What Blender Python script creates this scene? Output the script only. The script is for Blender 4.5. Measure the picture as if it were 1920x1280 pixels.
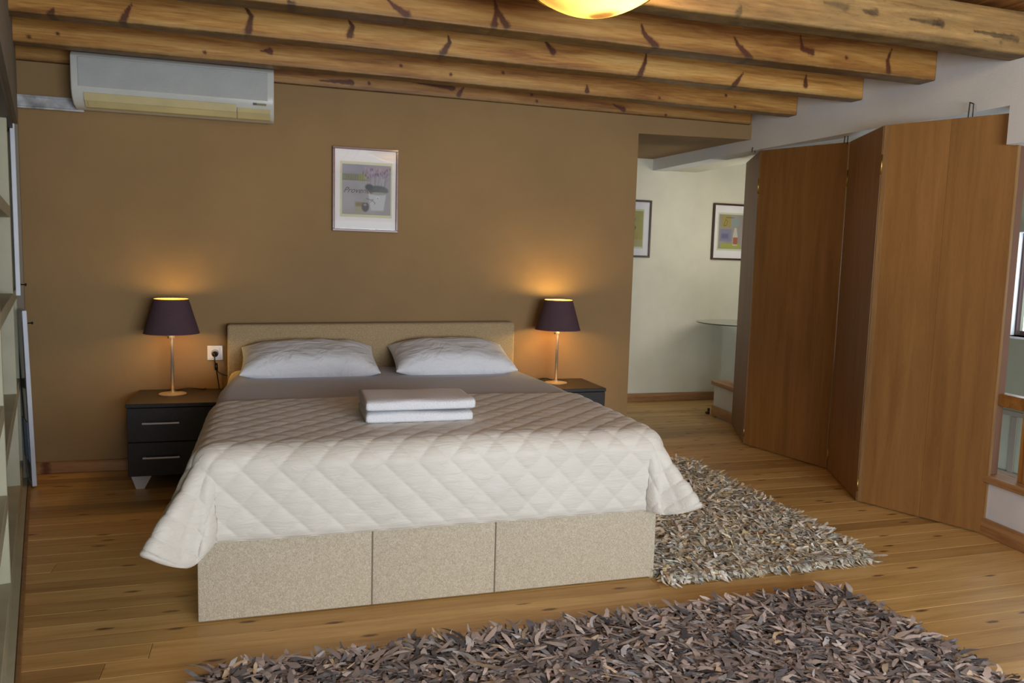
import bpy, bmesh, math, random
import numpy as np
from mathutils import Vector, Matrix
random.seed(7); rng = np.random.default_rng(7)
for o in list(bpy.data.objects): bpy.data.objects.remove(o)
sc = bpy.context.scene
COL = sc.collection
# ------------------------------------------------------------------ camera
F_PX, YAW, PIT, ROL, CAM_H = 1468.7, math.radians(17.119), math.radians(5.958), math.radians(1.585), 1.249
Fv = Vector((math.sin(YAW)*math.cos(PIT), math.cos(YAW)*math.cos(PIT), -math.sin(PIT)))
Rv = Vector((math.cos(YAW), -math.sin(YAW), 0)); Uv = Rv.cross(Fv)
R2 = Rv*math.cos(ROL)+Uv*math.sin(ROL); U2 = -Rv*math.sin(ROL)+Uv*math.cos(ROL)
cam = bpy.data.cameras.new('camera'); cam.sensor_width = 36; cam.lens = F_PX*36/1920; cam.clip_start = .02
co = bpy.data.objects.new('camera', cam); COL.objects.link(co)
m = Matrix.Identity(4)
for i in range(3): m[i][0] = R2[i]; m[i][1] = U2[i]; m[i][2] = -Fv[i]
m[2][3] = CAM_H; co.matrix_world = m; sc.camera = co
# ------------------------------------------------------------------ world, lights, exposure
w = bpy.data.worlds.new('world'); sc.world = w; w.use_nodes = True
bg = w.node_tree.nodes['Background']; bg.inputs[0].default_value = (.80, .88, 1, 1); bg.inputs[1].default_value = .95
def area(name, loc, rot, sx, sy, power, col):
    l = bpy.data.lights.new(name, 'AREA'); l.shape = 'RECTANGLE'; l.size = sx; l.size_y = sy; l.energy = power; l.color = col
    o = bpy.data.objects.new(name, l); COL.objects.link(o); o.location = loc; o.rotation_euler = rot; return o
R = math.radians
area('daylight_from_room_windows', (1.5, -1.9, 1.10), (R(92), 0, R(4)), 2.6, 1.05, 150, (.90, .95, 1))
area('alcove_wall_fill', (4.06, 5.25, 1.5), (R(90), 0, R(25)), .28, .9, 5.5, (1, .94, .82))  # added area light in the open stairwell, brightens the alcove wall
area('stairwell_fill', (3.85, 3.6, 2.0), (0, 0, 0), .4, 1.2, 1.3, (.9, .97, 1))  # added overhead fill light; there is no skylight here
sc.view_settings.view_transform = 'Standard'; sc.view_settings.look = 'None'
sc.view_settings.exposure = .25; sc.view_settings.gamma = 1; sc.view_settings.use_curve_mapping = False
# ------------------------------------------------------------------ helpers
def s2l(c):
    c = np.asarray(c, float)/255.
    return np.where(c <= .04045, c/12.92, ((c+.055)/1.055)**2.4)
def C4(c): return tuple(s2l(c))+(1,)
class NT:
    def __init__(s, name):
        s.m = bpy.data.materials.new(name); s.m.use_nodes = True; s.t = s.m.node_tree
        s.b = s.t.nodes['Principled BSDF']
    def n(s, typ, **kw):
        x = s.t.nodes.new(typ)
        for k, v in kw.items():
            if k.startswith('i_'):
                key = k[2:]; key = int(key) if key.isdigit() else key.replace('_', ' ')
                x.inputs[key].default_value = v
            else: setattr(x, k, v)
        return x
    def l(s, a, b): s.t.links.new(a, b)
    def obj(s, scale=(1, 1, 1), rot=(0, 0, 0), rand=0.):
        tc = s.n('ShaderNodeTexCoord'); mp = s.n('ShaderNodeMapping'); mp.inputs['Scale'].default_value = scale; mp.inputs['Rotation'].default_value = rot
        s.l(tc.outputs['Object'], mp.inputs[0])
        if rand:
            oi = s.n('ShaderNodeObjectInfo'); mu = s.n('ShaderNodeVectorMath', operation='SCALE'); mu.inputs['Scale'].default_value = rand
            cb = s.n('ShaderNodeCombineXYZ'); s.l(oi.outputs['Random'], cb.inputs[0]); s.l(oi.outputs['Random'], cb.inputs[1]); s.l(oi.outputs['Random'], cb.inputs[2])
            s.l(cb.outputs[0], mu.inputs[0]); s.l(mu.outputs[0], mp.inputs['Location'])
        return mp.outputs[0]
    def noise(s, vec, scale, detail=3, rough=.5, dist=0.):
        x = s.n('ShaderNodeTexNoise'); x.inputs['Scale'].default_value = scale; x.inputs['Detail'].default_value = detail
        x.inputs['Roughness'].default_value = rough; x.inputs['Distortion'].default_value = dist; s.l(vec, x.inputs['Vector']); return x.outputs['Fac']
    def ramp(s, fac, stops):
        x = s.n('ShaderNodeValToRGB'); e = x.color_ramp.elements
        while len(e) < len(stops): e.new(.5)
        for i, (p, c) in enumerate(stops): e[i].position = p; e[i].color = C4(c) if len(c) == 3 else c
        s.l(fac, x.inputs[0]); return x.outputs[0]
    def mix(s, fac, a, b, mode='MIX'):
        x = s.n('ShaderNodeMix', data_type='RGBA', blend_type=mode)
        for v, i in ((fac, 0), (a, 6), (b, 7)):
            if hasattr(v, 'links'): s.l(v, x.inputs[i])
            else: x.inputs[i].default_value = v if i == 0 else C4(v)
        return x.outputs[2]
    def math(s, op, a, b=0., c=0.):
        x = s.n('ShaderNodeMath', operation=op)
        for i, v in enumerate((a, b, c)):
            if hasattr(v, 'links'): s.l(v, x.inputs[i])
            else: x.inputs[i].default_value = v
        return x.outputs[0]
    def attr(s, name):
        x = s.n('ShaderNodeAttribute'); x.attribute_name = name; return x
    def bump(s, h, strength=.3, dist=.002):
        x = s.n('ShaderNodeBump'); x.inputs['Strength'].default_value = strength; x.inputs['Distance'].default_value = dist
        s.l(h, x.inputs['Height']); s.l(x.outputs[0], s.b.inputs['Normal'])
    def base(s, v):
        if hasattr(v, 'links'): s.l(v, s.b.inputs['Base Color'])
        else: s.b.inputs['Base Color'].default_value = C4(v)
    def set(s, **kw):
        for k, v in kw.items(): s.b.inputs[k.replace('_', ' ')].default_value = v
def plain(name, c, rough=.5, metal=0., var=.04, scale=8., bump=0., bscale=200., **kw):
    M_ = NT(name); v = M_.obj()
    n = M_.noise(v, scale, 4)
    d = np.array(c, float)
    M_.base(M_.ramp(n, [(.3, tuple(d*(1-var))), (.7, tuple(np.minimum(d*(1+var), 255)))]))
    M_.set(Roughness=rough, Metallic=metal, **kw)
    if bump: M_.bump(M_.noise(v, bscale, 3), bump, .002)
    return M_.m
def painted_wall(name, c, bump=.25, rough=.75):
    M_ = NT(name); v = M_.obj(); d = np.array(c, float)
    n = M_.noise(v, 1.6, 5, .6)
    M_.base(M_.ramp(n, [(.3, tuple(d*.955)), (.7, tuple(d*1.035))])); M_.set(Roughness=rough)
    n2 = M_.noise(v, 170, 3); n3 = M_.noise(v, 9, 3)
    M_.bump(M_.math('ADD', n2, M_.math('MULTIPLY', n3, 2.)), bump, .0022)
    return M_.m
def wood(name, lo, mid, hi, axis='x', rough=.35, coat=0., rand=0., knots=0., knotc=(60, 30, 14), fine=1., attr=False, bump=.12, kscale=1., mottle=None):
    M_ = NT(name)
    st = {'x': (1, 14, 14), 'y': (14, 1, 14), 'z': (14, 14, 1)}[axis]
    v = M_.obj(st, rand=rand); tc2 = M_.obj((1, 1, 1), rand=rand)
    g = M_.noise(v, 1.3, 5, .55, .6)
    f = M_.noise(v, 9*fine, 4, .6, .2)
    big = M_.noise(tc2, 1.1, 2)
    h = M_.math('ADD', M_.math('MULTIPLY', g, .62), M_.math('ADD', M_.math('MULTIPLY', f, .28), M_.math('MULTIPLY', big, .1)))
    col = M_.ramp(h, [(.38, lo), (.5, mid), (.63, hi)])
    if rand:
        oi = M_.n('ShaderNodeObjectInfo')
        col = M_.mix(1., col, M_.ramp(oi.outputs['Random'], [(0, (205, 196, 186)), (.5, (240, 236, 228)), (1, (255, 255, 255))]), 'MULTIPLY')
    if knots:
        ks = {'x': (1.0, 6, 6), 'y': (6, 1.0, 6), 'z': (4, 4, 1.2)}[axis]
        vo = M_.n('ShaderNodeTexVoronoi', voronoi_dimensions='2D'); vo.inputs['Scale'].default_value = kscale; M_.l(M_.obj((2.1, 7.5, 1), rand=rand*1.3) if axis == 'x' else M_.obj((7.5, 2.1, 1), rand=rand*1.3), vo.inputs['Vector'])
        ks2 = {'x': (2.4, 6, 6), 'y': (6, 2.4, 6), 'z': (4, 4, 2)}[axis]
        d = M_.math('ADD', vo.outputs['Distance'], M_.math('MULTIPLY', M_.noise(tc2, 60, 2), .04))
        k = M_.ramp(d, [(knots*.55, (255, 255, 255)), (knots, (0, 0, 0))])
        kk = M_.n('ShaderNodeRGBToBW'); M_.l(k, kk.inputs[0])
        col = M_.mix(M_.math('MULTIPLY', kk.outputs[0], .85), col, knotc)
    if attr:
        a = M_.attr('knot'); e = M_.attr('edge')
        kd = M_.math('MULTIPLY', M_.math('MINIMUM', a.outputs['Fac'], 1.), M_.math('ADD', M_.math('MULTIPLY', M_.noise(tc2, 70, 3), .7), .55))
        sw = M_.math('SINE', M_.math('MULTIPLY', a.outputs['Fac'], 42.))
        ringm = M_.math('MULTIPLY', M_.math('MULTIPLY', M_.math('MULTIPLY', sw, .5), a.outputs['Fac']), .55)
        col = M_.mix(M_.math('MAXIMUM', ringm, 0.), col, (92, 46, 16))
        k2 = M_.math('SMOOTH_MAX', M_.math('SUBTRACT', kd, .35), 0., .05)
        col = M_.mix(M_.math('MINIMUM', M_.math('MULTIPLY', k2, 2.4), .93), col, knotc)
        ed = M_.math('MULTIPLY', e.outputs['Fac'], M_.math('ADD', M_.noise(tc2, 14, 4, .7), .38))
        col = M_.mix(M_.math('MINIMUM', ed, .85), col, (62, 48, 20))  # dark edge wear together with the painted underside shade
    if mottle:
        mo = M_.ramp(M_.noise(M_.obj((1.2, 3, 3)), 3.2, 6, .7, .8), [(.42, (0, 0, 0)), (.62, (255, 255, 255))]); bw = M_.n('ShaderNodeRGBToBW'); M_.l(mo, bw.inputs[0])
        col = M_.mix(M_.math('MULTIPLY', bw.outputs[0], .6), col, mottle)
        m2 = M_.ramp(M_.noise(M_.obj((2, 9, 9)), 7, 6, .75, .6), [(.56, (0, 0, 0)), (.72, (255, 255, 255))]); bw2 = M_.n('ShaderNodeRGBToBW'); M_.l(m2, bw2.inputs[0])
        col = M_.mix(M_.math('MULTIPLY', bw2.outputs[0], .5), col, (70, 50, 28))
    M_.base(col); M_.set(Roughness=rough); 
    if coat: M_.set(Coat_Weight=coat, Coat_Roughness=.12)
    M_.bump(h, bump, .003)
    return M_.m
def fabric(name, c1, c2, scale=260., rough=.95, bump=.5, dist=.002, st=(1, 1, 1), sheen=.2):
    M_ = NT(name); v = M_.obj(st)
    n = M_.noise(v, scale, 3, .7); n2 = M_.noise(v, 5, 2)
    h = M_.math('ADD', M_.math('MULTIPLY', n, .85), M_.math('MULTIPLY', n2, .15))
    M_.base(M_.ramp(h, [(.35, c1), (.65, c2)])); M_.set(Roughness=rough, Sheen_Weight=sheen)
    M_.bump(n, bump, dist); return M_.m
def tweed(name, dark, light):
    M_ = NT(name)
    a = M_.noise(M_.obj((1, 1, 3)), 260, 2, .6); b = M_.noise(M_.obj((3, 3, 1)), 260, 2, .6); c = M_.noise(M_.obj(), 150, 3, .7)
    h = M_.math('ADD', M_.math('MULTIPLY', M_.math('ADD', a, b), .36), M_.math('MULTIPLY', c, .28))
    mid = tuple((np.array(dark)+np.array(light))/2)
    M_.base(M_.ramp(h, [(.40, dark), (.5, mid), (.60, light)])); M_.set(Roughness=.95, Sheen_Weight=.15); M_.bump(h, .6, .003); return M_.m

MAT = {}
MAT['brown'] = painted_wall('brown_wall_paint', (147, 119, 79), .3, .8)
MAT['white'] = painted_wall('white_wall_plaster', (222, 225, 229), .3)
MAT['alcove'] = painted_wall('cream_wall_plaster', (214, 210, 192), .3)
MAT['dimwall'] = painted_wall('dimmed_white_wall_paint', (150, 152, 132), .2)  # white wall in dim light; the dimness is put into the colour
MAT['leftwall'] = painted_wall('grey_left_wall_paint', (128, 120, 106), .2)
MAT['floor'] = wood('pine_floor_varnish', (192, 152, 92), (212, 172, 108), (224, 188, 126), 'x', .42, .0, rand=37., knots=.10, knotc=(78, 42, 20), kscale=1.0, bump=.03)
MAT['floor_base'] = plain('floor_joint_dark', (70, 46, 24), .7)
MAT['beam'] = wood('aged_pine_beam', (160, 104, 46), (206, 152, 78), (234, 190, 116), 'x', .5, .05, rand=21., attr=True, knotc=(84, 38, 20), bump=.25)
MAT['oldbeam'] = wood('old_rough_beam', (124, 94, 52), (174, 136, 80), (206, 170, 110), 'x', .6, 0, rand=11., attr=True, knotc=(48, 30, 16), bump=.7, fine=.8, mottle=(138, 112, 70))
MAT['ceilplank'] = wood('ceiling_board_pine', (110, 70, 30), (150, 100, 48), (174, 122, 62), 'y', .5, .1, rand=17., knots=.08)
MAT['base'] = wood('baseboard_pine', (150, 106, 66), (178, 134, 90), (196, 154, 112), 'x', .45, .0, rand=5., knots=.09, knotc=(84, 38, 24))
MAT['rail'] = wood('balustrade_pine', (150, 96, 44), (188, 132, 66), (206, 152, 84), 'y', .35, .2, rand=9.)
MAT['post'] = wood('balustrade_post_pine', (150, 96, 44), (192, 134, 66), (210, 154, 84), 'z', .35, .2, rand=9.)
MAT['veneer'] = wood('oak_veneer', (132, 91, 46), (144, 101, 53), (154, 111, 61), 'z', .52, .0, rand=13., bump=.03, fine=3.2)
MAT['veneer_edge'] = wood('oak_veneer_edge', (128, 94, 56), (146, 110, 68), (160, 124, 80), 'z', .5, .0, bump=.03)
MAT['black_wood'] = plain('black_ash_laminate', (40, 37, 37), .38, var=.12, scale=60, bump=.1, bscale=120)
MAT['chrome'] = plain('chrome', (226, 228, 232), .35, .45)
MAT['steel'] = plain('brushed_nickel', (218, 206, 188), .32, .7)
MAT['brass'] = plain('worn_brass', (190, 160, 90), .35, 1., var=.2)
MAT['silver'] = plain('silver_lacquer', (222, 226, 234), .35, .15)
MAT['tweed'] = tweed('beige_tweed', (160, 147, 123), (214, 204, 184))
MAT['tweed_head'] = tweed('beige_tweed_headboard', (140, 118, 84), (194, 174, 138))
MAT['seam'] = plain('seam_thread', (128, 116, 98), .9)
MAT['mattress'] = fabric('cream_mattress_ticking', (206, 190, 160), (226, 212, 184), 160)
MAT['sheet'] = fabric('lilac_grey_sheet', (182, 182, 193), (192, 192, 203), 500, bump=.1)
MAT['pillow'] = fabric('white_pillow_cotton', (222, 225, 231), (233, 236, 241), 300, bump=.1)
def creases(m_):
    t = m_.node_tree; b = t.nodes['Principled BSDF']; tc = t.nodes.new('ShaderNodeTexCoord'); mp = t.nodes.new('ShaderNodeMapping'); mp.inputs['Scale'].default_value = (5, 9, 5); mp.inputs['Rotation'].default_value = (0, 0, .5)
    n = t.nodes.new('ShaderNodeTexNoise'); n.inputs['Scale'].default_value = 1.; n.inputs['Detail'].default_value = 4; n.inputs['Distortion'].default_value = 1.8
    t.links.new(tc.outputs['Object'], mp.inputs[0]); t.links.new(mp.outputs[0], n.inputs['Vector'])
    bp = t.nodes.new('ShaderNodeBump'); bp.inputs['Strength'].default_value = .8; bp.inputs['Distance'].default_value = .022; t.links.new(n.outputs['Fac'], bp.inputs['Height']); t.links.new(bp.outputs[0], b.inputs['Normal'])
creases(MAT['pillow'])
MAT['towel'] = fabric('white_terry', (236, 240, 250), (250, 252, 255), 230, bump=1., dist=.006, sheen=.4)
MAT['piping'] = plain('quilt_piping', (222, 214, 200), .8)
def quiltmat():
    M_ = NT('cream_satin_quilt'); v = M_.obj((3, 16, 16)); n = M_.noise(v, 3.2, 3, .6, 1.2); v2 = M_.obj(); n2 = M_.noise(v2, 3, 3)
    M_.base(M_.ramp(n2, [(.3, (202, 197, 186)), (.7, (215, 211, 201))])); M_.set(Roughness=.55, Sheen_Weight=.25)
    M_.bump(n, .5, .006); return M_.m
MAT['quilt'] = quiltmat()
MAT['shelf'] = plain('sage_cream_paint', (176, 174, 150), .55)
MAT['darkshelf'] = plain('dark_brown_board', (58, 48, 40), .5)
MAT['whiteedge'] = plain('pale_door_edge', (200, 208, 222), .4)
MAT['purple'] = plain('dark_plum_gloss', (66, 56, 66), .12)
MAT['blue'] = plain('painted_reflection', (84, 130, 190), .4, var=.25, scale=60)  # colour of the blue reflection painted on the lower cabinet door
MAT['darkmetal'] = plain('dark_metal', (50, 44, 38), .4, .7)
MAT['ac'] = plain('white_ac_plastic', (200, 203, 198), .22, var=.02)
MAT['acgrille'] = plain('grey_ac_grille', (186, 189, 188), .3, var=.02)
MAT['accream'] = plain('yellowed_ac_plastic', (196, 184, 138), .35, var=.03)
MAT['aclabel'] = plain('ac_gold_label', (130, 124, 84), .4)
MAT['acdark'] = plain('ac_dark', (80, 84, 96), .4)
MAT['duct'] = plain('worn_white_duct', (176, 178, 182), .4, var=.2, scale=18)
MAT['outlet'] = plain('white_socket_plastic', (224, 222, 224), .3)
MAT['socket'] = plain('grey_socket_well', (176, 178, 184), .35)
MAT['blackplastic'] = plain('black_cable', (18, 16, 16), .4)
MAT['frame_mauve'] = wood('mauve_brown_frame', (98, 66, 62), (118, 82, 78), (132, 94, 90), 'x', .35, .2)
MAT['frame_dark'] = plain('dark_brown_frame', (64, 36, 28), .35)
MAT['mat'] = plain('white_mount_board', (232, 229, 229), .7, var=.01)
MAT['glasspane'] = None
def colattr(name, rough=.6, spec=.5):
    M_ = NT(name); a = M_.attr('Col'); M_.l(a.outputs['Color'], M_.b.inputs['Base Color']); M_.set(Roughness=rough); return M_.m
MAT['print'] = colattr('printed_paper', .6)
MAT['rugstrip'] = colattr('leather_rug_strips', .75)
def glassmat(name, alpha=.12, tint=(235, 240, 240), rough=.02):
    M_ = NT(name); t = M_.n('ShaderNodeBsdfTransparent'); g = M_.n('ShaderNodeBsdfGlossy'); g.inputs['Roughness'].default_value = rough
    t.inputs[0].default_value = C4(tint)
    fr = M_.n('ShaderNodeFresnel'); fr.inputs[0].default_value = 1.5
    mx = M_.n('ShaderNodeMixShader'); M_.l(fr.outputs[0], mx.inputs[0]); M_.l(t.outputs[0], mx.inputs[1]); M_.l(g.outputs[0], mx.inputs[2])
    M_.l(mx.outputs[0], M_.t.nodes['Material Output'].inputs[0]); return M_.m
MAT['glasspane'] = glassmat('picture_glass', tint=(255, 255, 255))
MAT['tableglass'] = plain('table_glass_green', (190, 205, 195), .03, Transmission_Weight=.92, IOR=1.5)
MAT['tableglass_rim'] = plain('table_glass_rim', (60, 70, 62), .15)
def shademat():
    M_ = NT('aubergine_shade_fabric'); v = M_.obj()
    n = M_.noise(M_.obj((1, 1, 5)), 120, 3)
    M_.base(M_.ramp(n, [(.35, (68, 64, 76)), (.65, (92, 85, 98))])); M_.set(Roughness=.9)
    t = M_.n('ShaderNodeBsdfTranslucent'); t.inputs[0].default_value = C4((196, 140, 112))
    mx = M_.n('ShaderNodeMixShader'); mx.inputs[0].default_value = .36
    M_.l(M_.b.outputs[0], mx.inputs[1]); M_.l(t.outputs[0], mx.inputs[2]); M_.l(mx.outputs[0], M_.t.nodes['Material Output'].inputs[0]); return M_.m
MAT['shade'] = shademat()
MAT['shade_in'] = plain('gold_shade_lining', (226, 180, 104), .5)
def bulb():
    M_ = NT('lit_bulb'); M_.base((255, 220, 160)); M_.b.inputs['Emission Color'].default_value = (1, .62, .25, 1); M_.b.inputs['Emission Strength'].default_value = 5; return M_.m
MAT['bulb'] = bulb()
def bowlmat():
    M_ = NT('frosted_amber_glass'); v = M_.obj(); n = M_.noise(v, 9, 3)
    M_.base(M_.ramp(n, [(.35, (232, 205, 140)), (.7, (250, 236, 196))])); M_.set(Roughness=.25)
    t = M_.n('ShaderNodeBsdfTranslucent'); t.inputs[0].default_value = (.52, .40, .15, 1)
    mx = M_.n('ShaderNodeMixShader'); mx.inputs[0].default_value = .6
    M_.l(M_.b.outputs[0], mx.inputs[1]); M_.l(t.outputs[0], mx.inputs[2]); M_.l(mx.outputs[0], M_.t.nodes['Material Output'].inputs[0]); return M_.m
MAT['bowl'] = bowlmat()
def sky_pane():
    M_ = NT('bright_window_daylight'); e = M_.n('ShaderNodeEmission'); e.inputs[0].default_value = (.85, .95, 1, 1); e.inputs[1].default_value = 3.
    M_.l(e.outputs[0], M_.t.nodes['Material Output'].inputs[0]); return M_.m
MAT['daylight'] = sky_pane()

# --- geometry builders: every builder returns (verts list, faces list)
def box(x0, x1, y0, y1, z0, z1):
    v = [(x, y, z) for x in (x0, x1) for y in (y0, y1) for z in (z0, z1)]
    return v, [(0, 1, 3, 2), (4, 6, 7, 5), (0, 4, 5, 1), (2, 3, 7, 6), (0, 2, 6, 4), (1, 5, 7, 3)]
def bbox(x0, x1, y0, y1, z0, z1, b=.004, seg=2):
    bm = bmesh.new(); v, f = box(x0, x1, y0, y1, z0, z1)
    vs = [bm.verts.new(p) for p in v]; [bm.faces.new([vs[i] for i in q]) for q in f]
    bmesh.ops.bevel(bm, geom=list(bm.edges), offset=b, segments=seg, profile=.5, affect='EDGES')
    bm.verts.index_update(); r = ([tuple(p.co) for p in bm.verts], [tuple(x.index for x in q.verts) for q in bm.faces]); bm.free(); return r
def prism(poly, z0, z1):
    n = len(poly); v = [(x, y, z0) for x, y in poly]+[(x, y, z1) for x, y in poly]
    return v, [tuple(range(n))[::-1], tuple(range(n, 2*n))]+[(i, (i+1) % n, n+(i+1) % n, n+i) for i in range(n)]
def hexa(b, t): # 4 bottom pts, 4 top pts
    return list(b)+list(t), [(3, 2, 1, 0), (4, 5, 6, 7)]+[(i, (i+1) % 4, 4+(i+1) % 4, 4+i) for i in range(4)]
def join(*parts):
    V, Fc = [], []
    for v, f in parts:
        k = len(V); V += list(v); Fc += [tuple(i+k for i in q) for q in f]
    return V, Fc
def tr(g, dx=0, dy=0, dz=0, rx=0, ry=0, rz=0):
    mt = Matrix.Translation((dx, dy, dz)) @ Matrix.Rotation(rz, 4, 'Z') @ Matrix.Rotation(ry, 4, 'Y') @ Matrix.Rotation(rx, 4, 'X')
    return [tuple(mt @ Vector(p)) for p in g[0]], g[1]
def lathe(prof, n=40, cx=0, cy=0, cz=0, closed=False):
    V = []; Fc = []
    for r, z in prof:
        for i in range(n):
            a = 2*math.pi*i/n; V.append((cx+r*math.cos(a), cy+r*math.sin(a), cz+z))
    m_ = len(prof)
    for j in range(m_-1 if not closed else m_):
        for i in range(n):
            a = j*n+i; b = j*n+(i+1) % n; c = ((j+1) % m_)*n+(i+1) % n; d = ((j+1) % m_)*n+i
            Fc.append((a, b, c, d))
    if not closed:
        if prof[0][0] > 0: Fc.append(tuple(range(n))[::-1])
        if prof[-1][0] > 0: Fc.append(tuple(range((m_-1)*n, m_*n)))
    return V, Fc
def tube(pts, r, n=8, closed=False):
    P = [Vector(p) for p in pts]; V = []; Fc = []; N = len(P); up = None
    for i, p in enumerate(P):
        t = (P[(i+1) % N]-P[i-1]) if closed else (P[min(i+1, N-1)]-P[max(i-1, 0)])
        t.normalize()
        if up is None: up = Vector((0, 0, 1)) if abs(t.z) < .9 else Vector((1, 0, 0))
        s = t.cross(up).normalized(); up = s.cross(t).normalized()
        for k in range(n):
            a = 2*math.pi*k/n; V.append(tuple(p+s*math.cos(a)*r+up*math.sin(a)*r))
    for i in range(N if closed else N-1):
        for k in range(n):
            a = i*n+k; b = i*n+(k+1) % n; c = ((i+1) % N)*n+(k+1) % n; d = ((i+1) % N)*n+k; Fc.append((a, b, c, d))
    if not closed: Fc += [tuple(range(n))[::-1], tuple(range((N-1)*n, N*n))]
    return V, Fc
def smooth_path(pts, n=8):
    P = [Vector(p) for p in pts]; out = []
    for i in range(len(P)-1):
        p0, p1, p2, p3 = P[max(i-1, 0)], P[i], P[i+1], P[min(i+2, len(P)-1)]
        for k in range(n):
            t = k/n; out.append(.5*((2*p1)+(p2-p0)*t+(2*p0-5*p1+4*p2-p3)*t*t+(3*p1-p0-3*p2+p3)*t**3))
    out.append(P[-1]); return out
def ob(name, g, mat, parent=None, smooth=False, fixn=True, autos=None):
    me = bpy.data.meshes.new(name); me.from_pydata([tuple(map(float, p)) for p in g[0]], [], g[1])
    if fixn:
        bm = bmesh.new(); bm.from_mesh(me); bmesh.ops.recalc_face_normals(bm, faces=bm.faces); bm.to_mesh(me); bm.free()
    if mat is not None: me.materials.append(MAT[mat] if isinstance(mat, str) else mat)
    if smooth: me.polygons.foreach_set('use_smooth', [True]*len(me.polygons))
    o = bpy.data.objects.new(name, me); COL.objects.link(o)
    if parent is not None:
        o.parent = parent
    if smooth == 'auto':
        with_angle(me)
    return o
def with_angle(me, ang=40):
    bm = bmesh.new(); bm.from_mesh(me)
    for e in bm.edges:
        if len(e.link_faces) == 2 and e.calc_face_angle(0) > R(ang): e.smooth = False
    bm.to_mesh(me); bm.free()
def grid_ob(name, X, Y, Z, mat, parent=None, attrs=None, col=None, smooth=True):
    ny, nx = X.shape; V = np.stack([X, Y, Z], -1).reshape(-1, 3)
    idx = np.arange(ny*nx).reshape(ny, nx)
    Q = np.stack([idx[:-1, :-1], idx[:-1, 1:], idx[1:, 1:], idx[1:, :-1]], -1).reshape(-1, 4)
    return fast_ob(name, V, Q, mat, parent, attrs, col, smooth)
def fast_ob(name, V, Q, mat, parent=None, attrs=None, col=None, smooth=True):
    me = bpy.data.meshes.new(name); nq = len(Q); k = Q.shape[1]
    me.vertices.add(len(V)); me.vertices.foreach_set('co', np.asarray(V, np.float32).ravel())
    me.loops.add(nq*k); me.loops.foreach_set('vertex_index', Q.astype(np.int32).ravel())
    me.polygons.add(nq); me.polygons.foreach_set('loop_start', np.arange(0, nq*k, k, dtype=np.int32))
    me.polygons.foreach_set('use_smooth', np.full(nq, smooth))
    me.update(); me.validate()
    if attrs:
        for an, av in attrs.items():
            a = me.attributes.new(an, 'FLOAT', 'POINT'); a.data.foreach_set('value', np.asarray(av, np.float32).ravel())
    if col is not None:
        a = me.attributes.new('Col', 'FLOAT_COLOR', 'POINT'); c = np.ones((len(V), 4), np.float32); c[:, :3] = col.reshape(-1, 3)
        a.data.foreach_set('color', c.ravel())
    me.materials.append(MAT[mat] if isinstance(mat, str) else mat)
    o = bpy.data.objects.new(name, me); COL.objects.link(o)
    if parent is not None: o.parent = parent
    return o
def struct(o, label=None):
    o['kind'] = 'structure'
    if label: o['label'] = label
    return o
def thing(name, label, cat, loc=(0, 0, 0), rz=0, group=None):
    o = bpy.data.objects.new(name, None); COL.objects.link(o); o.empty_display_size = .1
    o.location = loc; o.rotation_euler = (0, 0, rz); return tag(o, label, cat, group)
def tag(o, label, cat, group=None, kind=None):
    o['label'] = label; o['category'] = cat
    if group: o['group'] = group
    if kind: o['kind'] = kind
    return o
def smooth_noise(X, Y, f, seed=0, oct=3):
    r = np.random.default_rng(seed); out = np.zeros_like(X, float); amp = 1.
    for o_ in range(oct):
        for _ in range(4):
            a = r.uniform(0, 2*np.pi); k = f*(2**o_)*r.uniform(.7, 1.3); ph = r.uniform(0, 2*np.pi)
            out += amp*np.sin(k*(X*np.cos(a)+Y*np.sin(a))+ph)
        amp *= .5
    return out/5

# ================================================================== SETTING
D = 4.805
# floor: dark slab under single pine boards laid along X
fl = struct(ob('floor', join(box(-1.6, 3.50, -1.8, 6.45, -.14, -.022), box(3.49, 4.32, 5.62, 6.45, -.14, -.022)), 'floor_base'), 'varnished pine board floor')
pw = .098; y = .75; k = 0
while y < 6.4:
    cuts = [-1.55]+sorted(random.uniform(-.9, 2.6) for _ in range(1))+[4.3 if y > 5.62 else 3.49]
    for a, b in zip(cuts[:-1], cuts[1:]):
        g = bbox(0, b-a-.0015, 0, pw-.0012, -.022, 0, .0011, 1)
        g = tr(g, a, y, random.uniform(-.0003, .0003))
        ob('floor_board', g, 'floor', fl)
    y += pw
# brown back wall with its header, pierced beyond the bed
struct(ob('wall_back', join(box(-1.34, 2.313, D, D+.13, 0, 2.5)), 'brown'), 'olive brown painted wall behind the bed')
sof = hexa([(2.313, D, 2.098), (3.30, D, 2.120), (3.34, 6.38, 2.165), (2.2, 6.38, 2.160)], [(2.313, D, 2.5), (3.30, D, 2.5), (3.34, 6.38, 2.5), (2.2, 6.38, 2.5)])
struct(ob('trim_1', sof, 'brown'), 'brown painted soffit over the passage')
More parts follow.
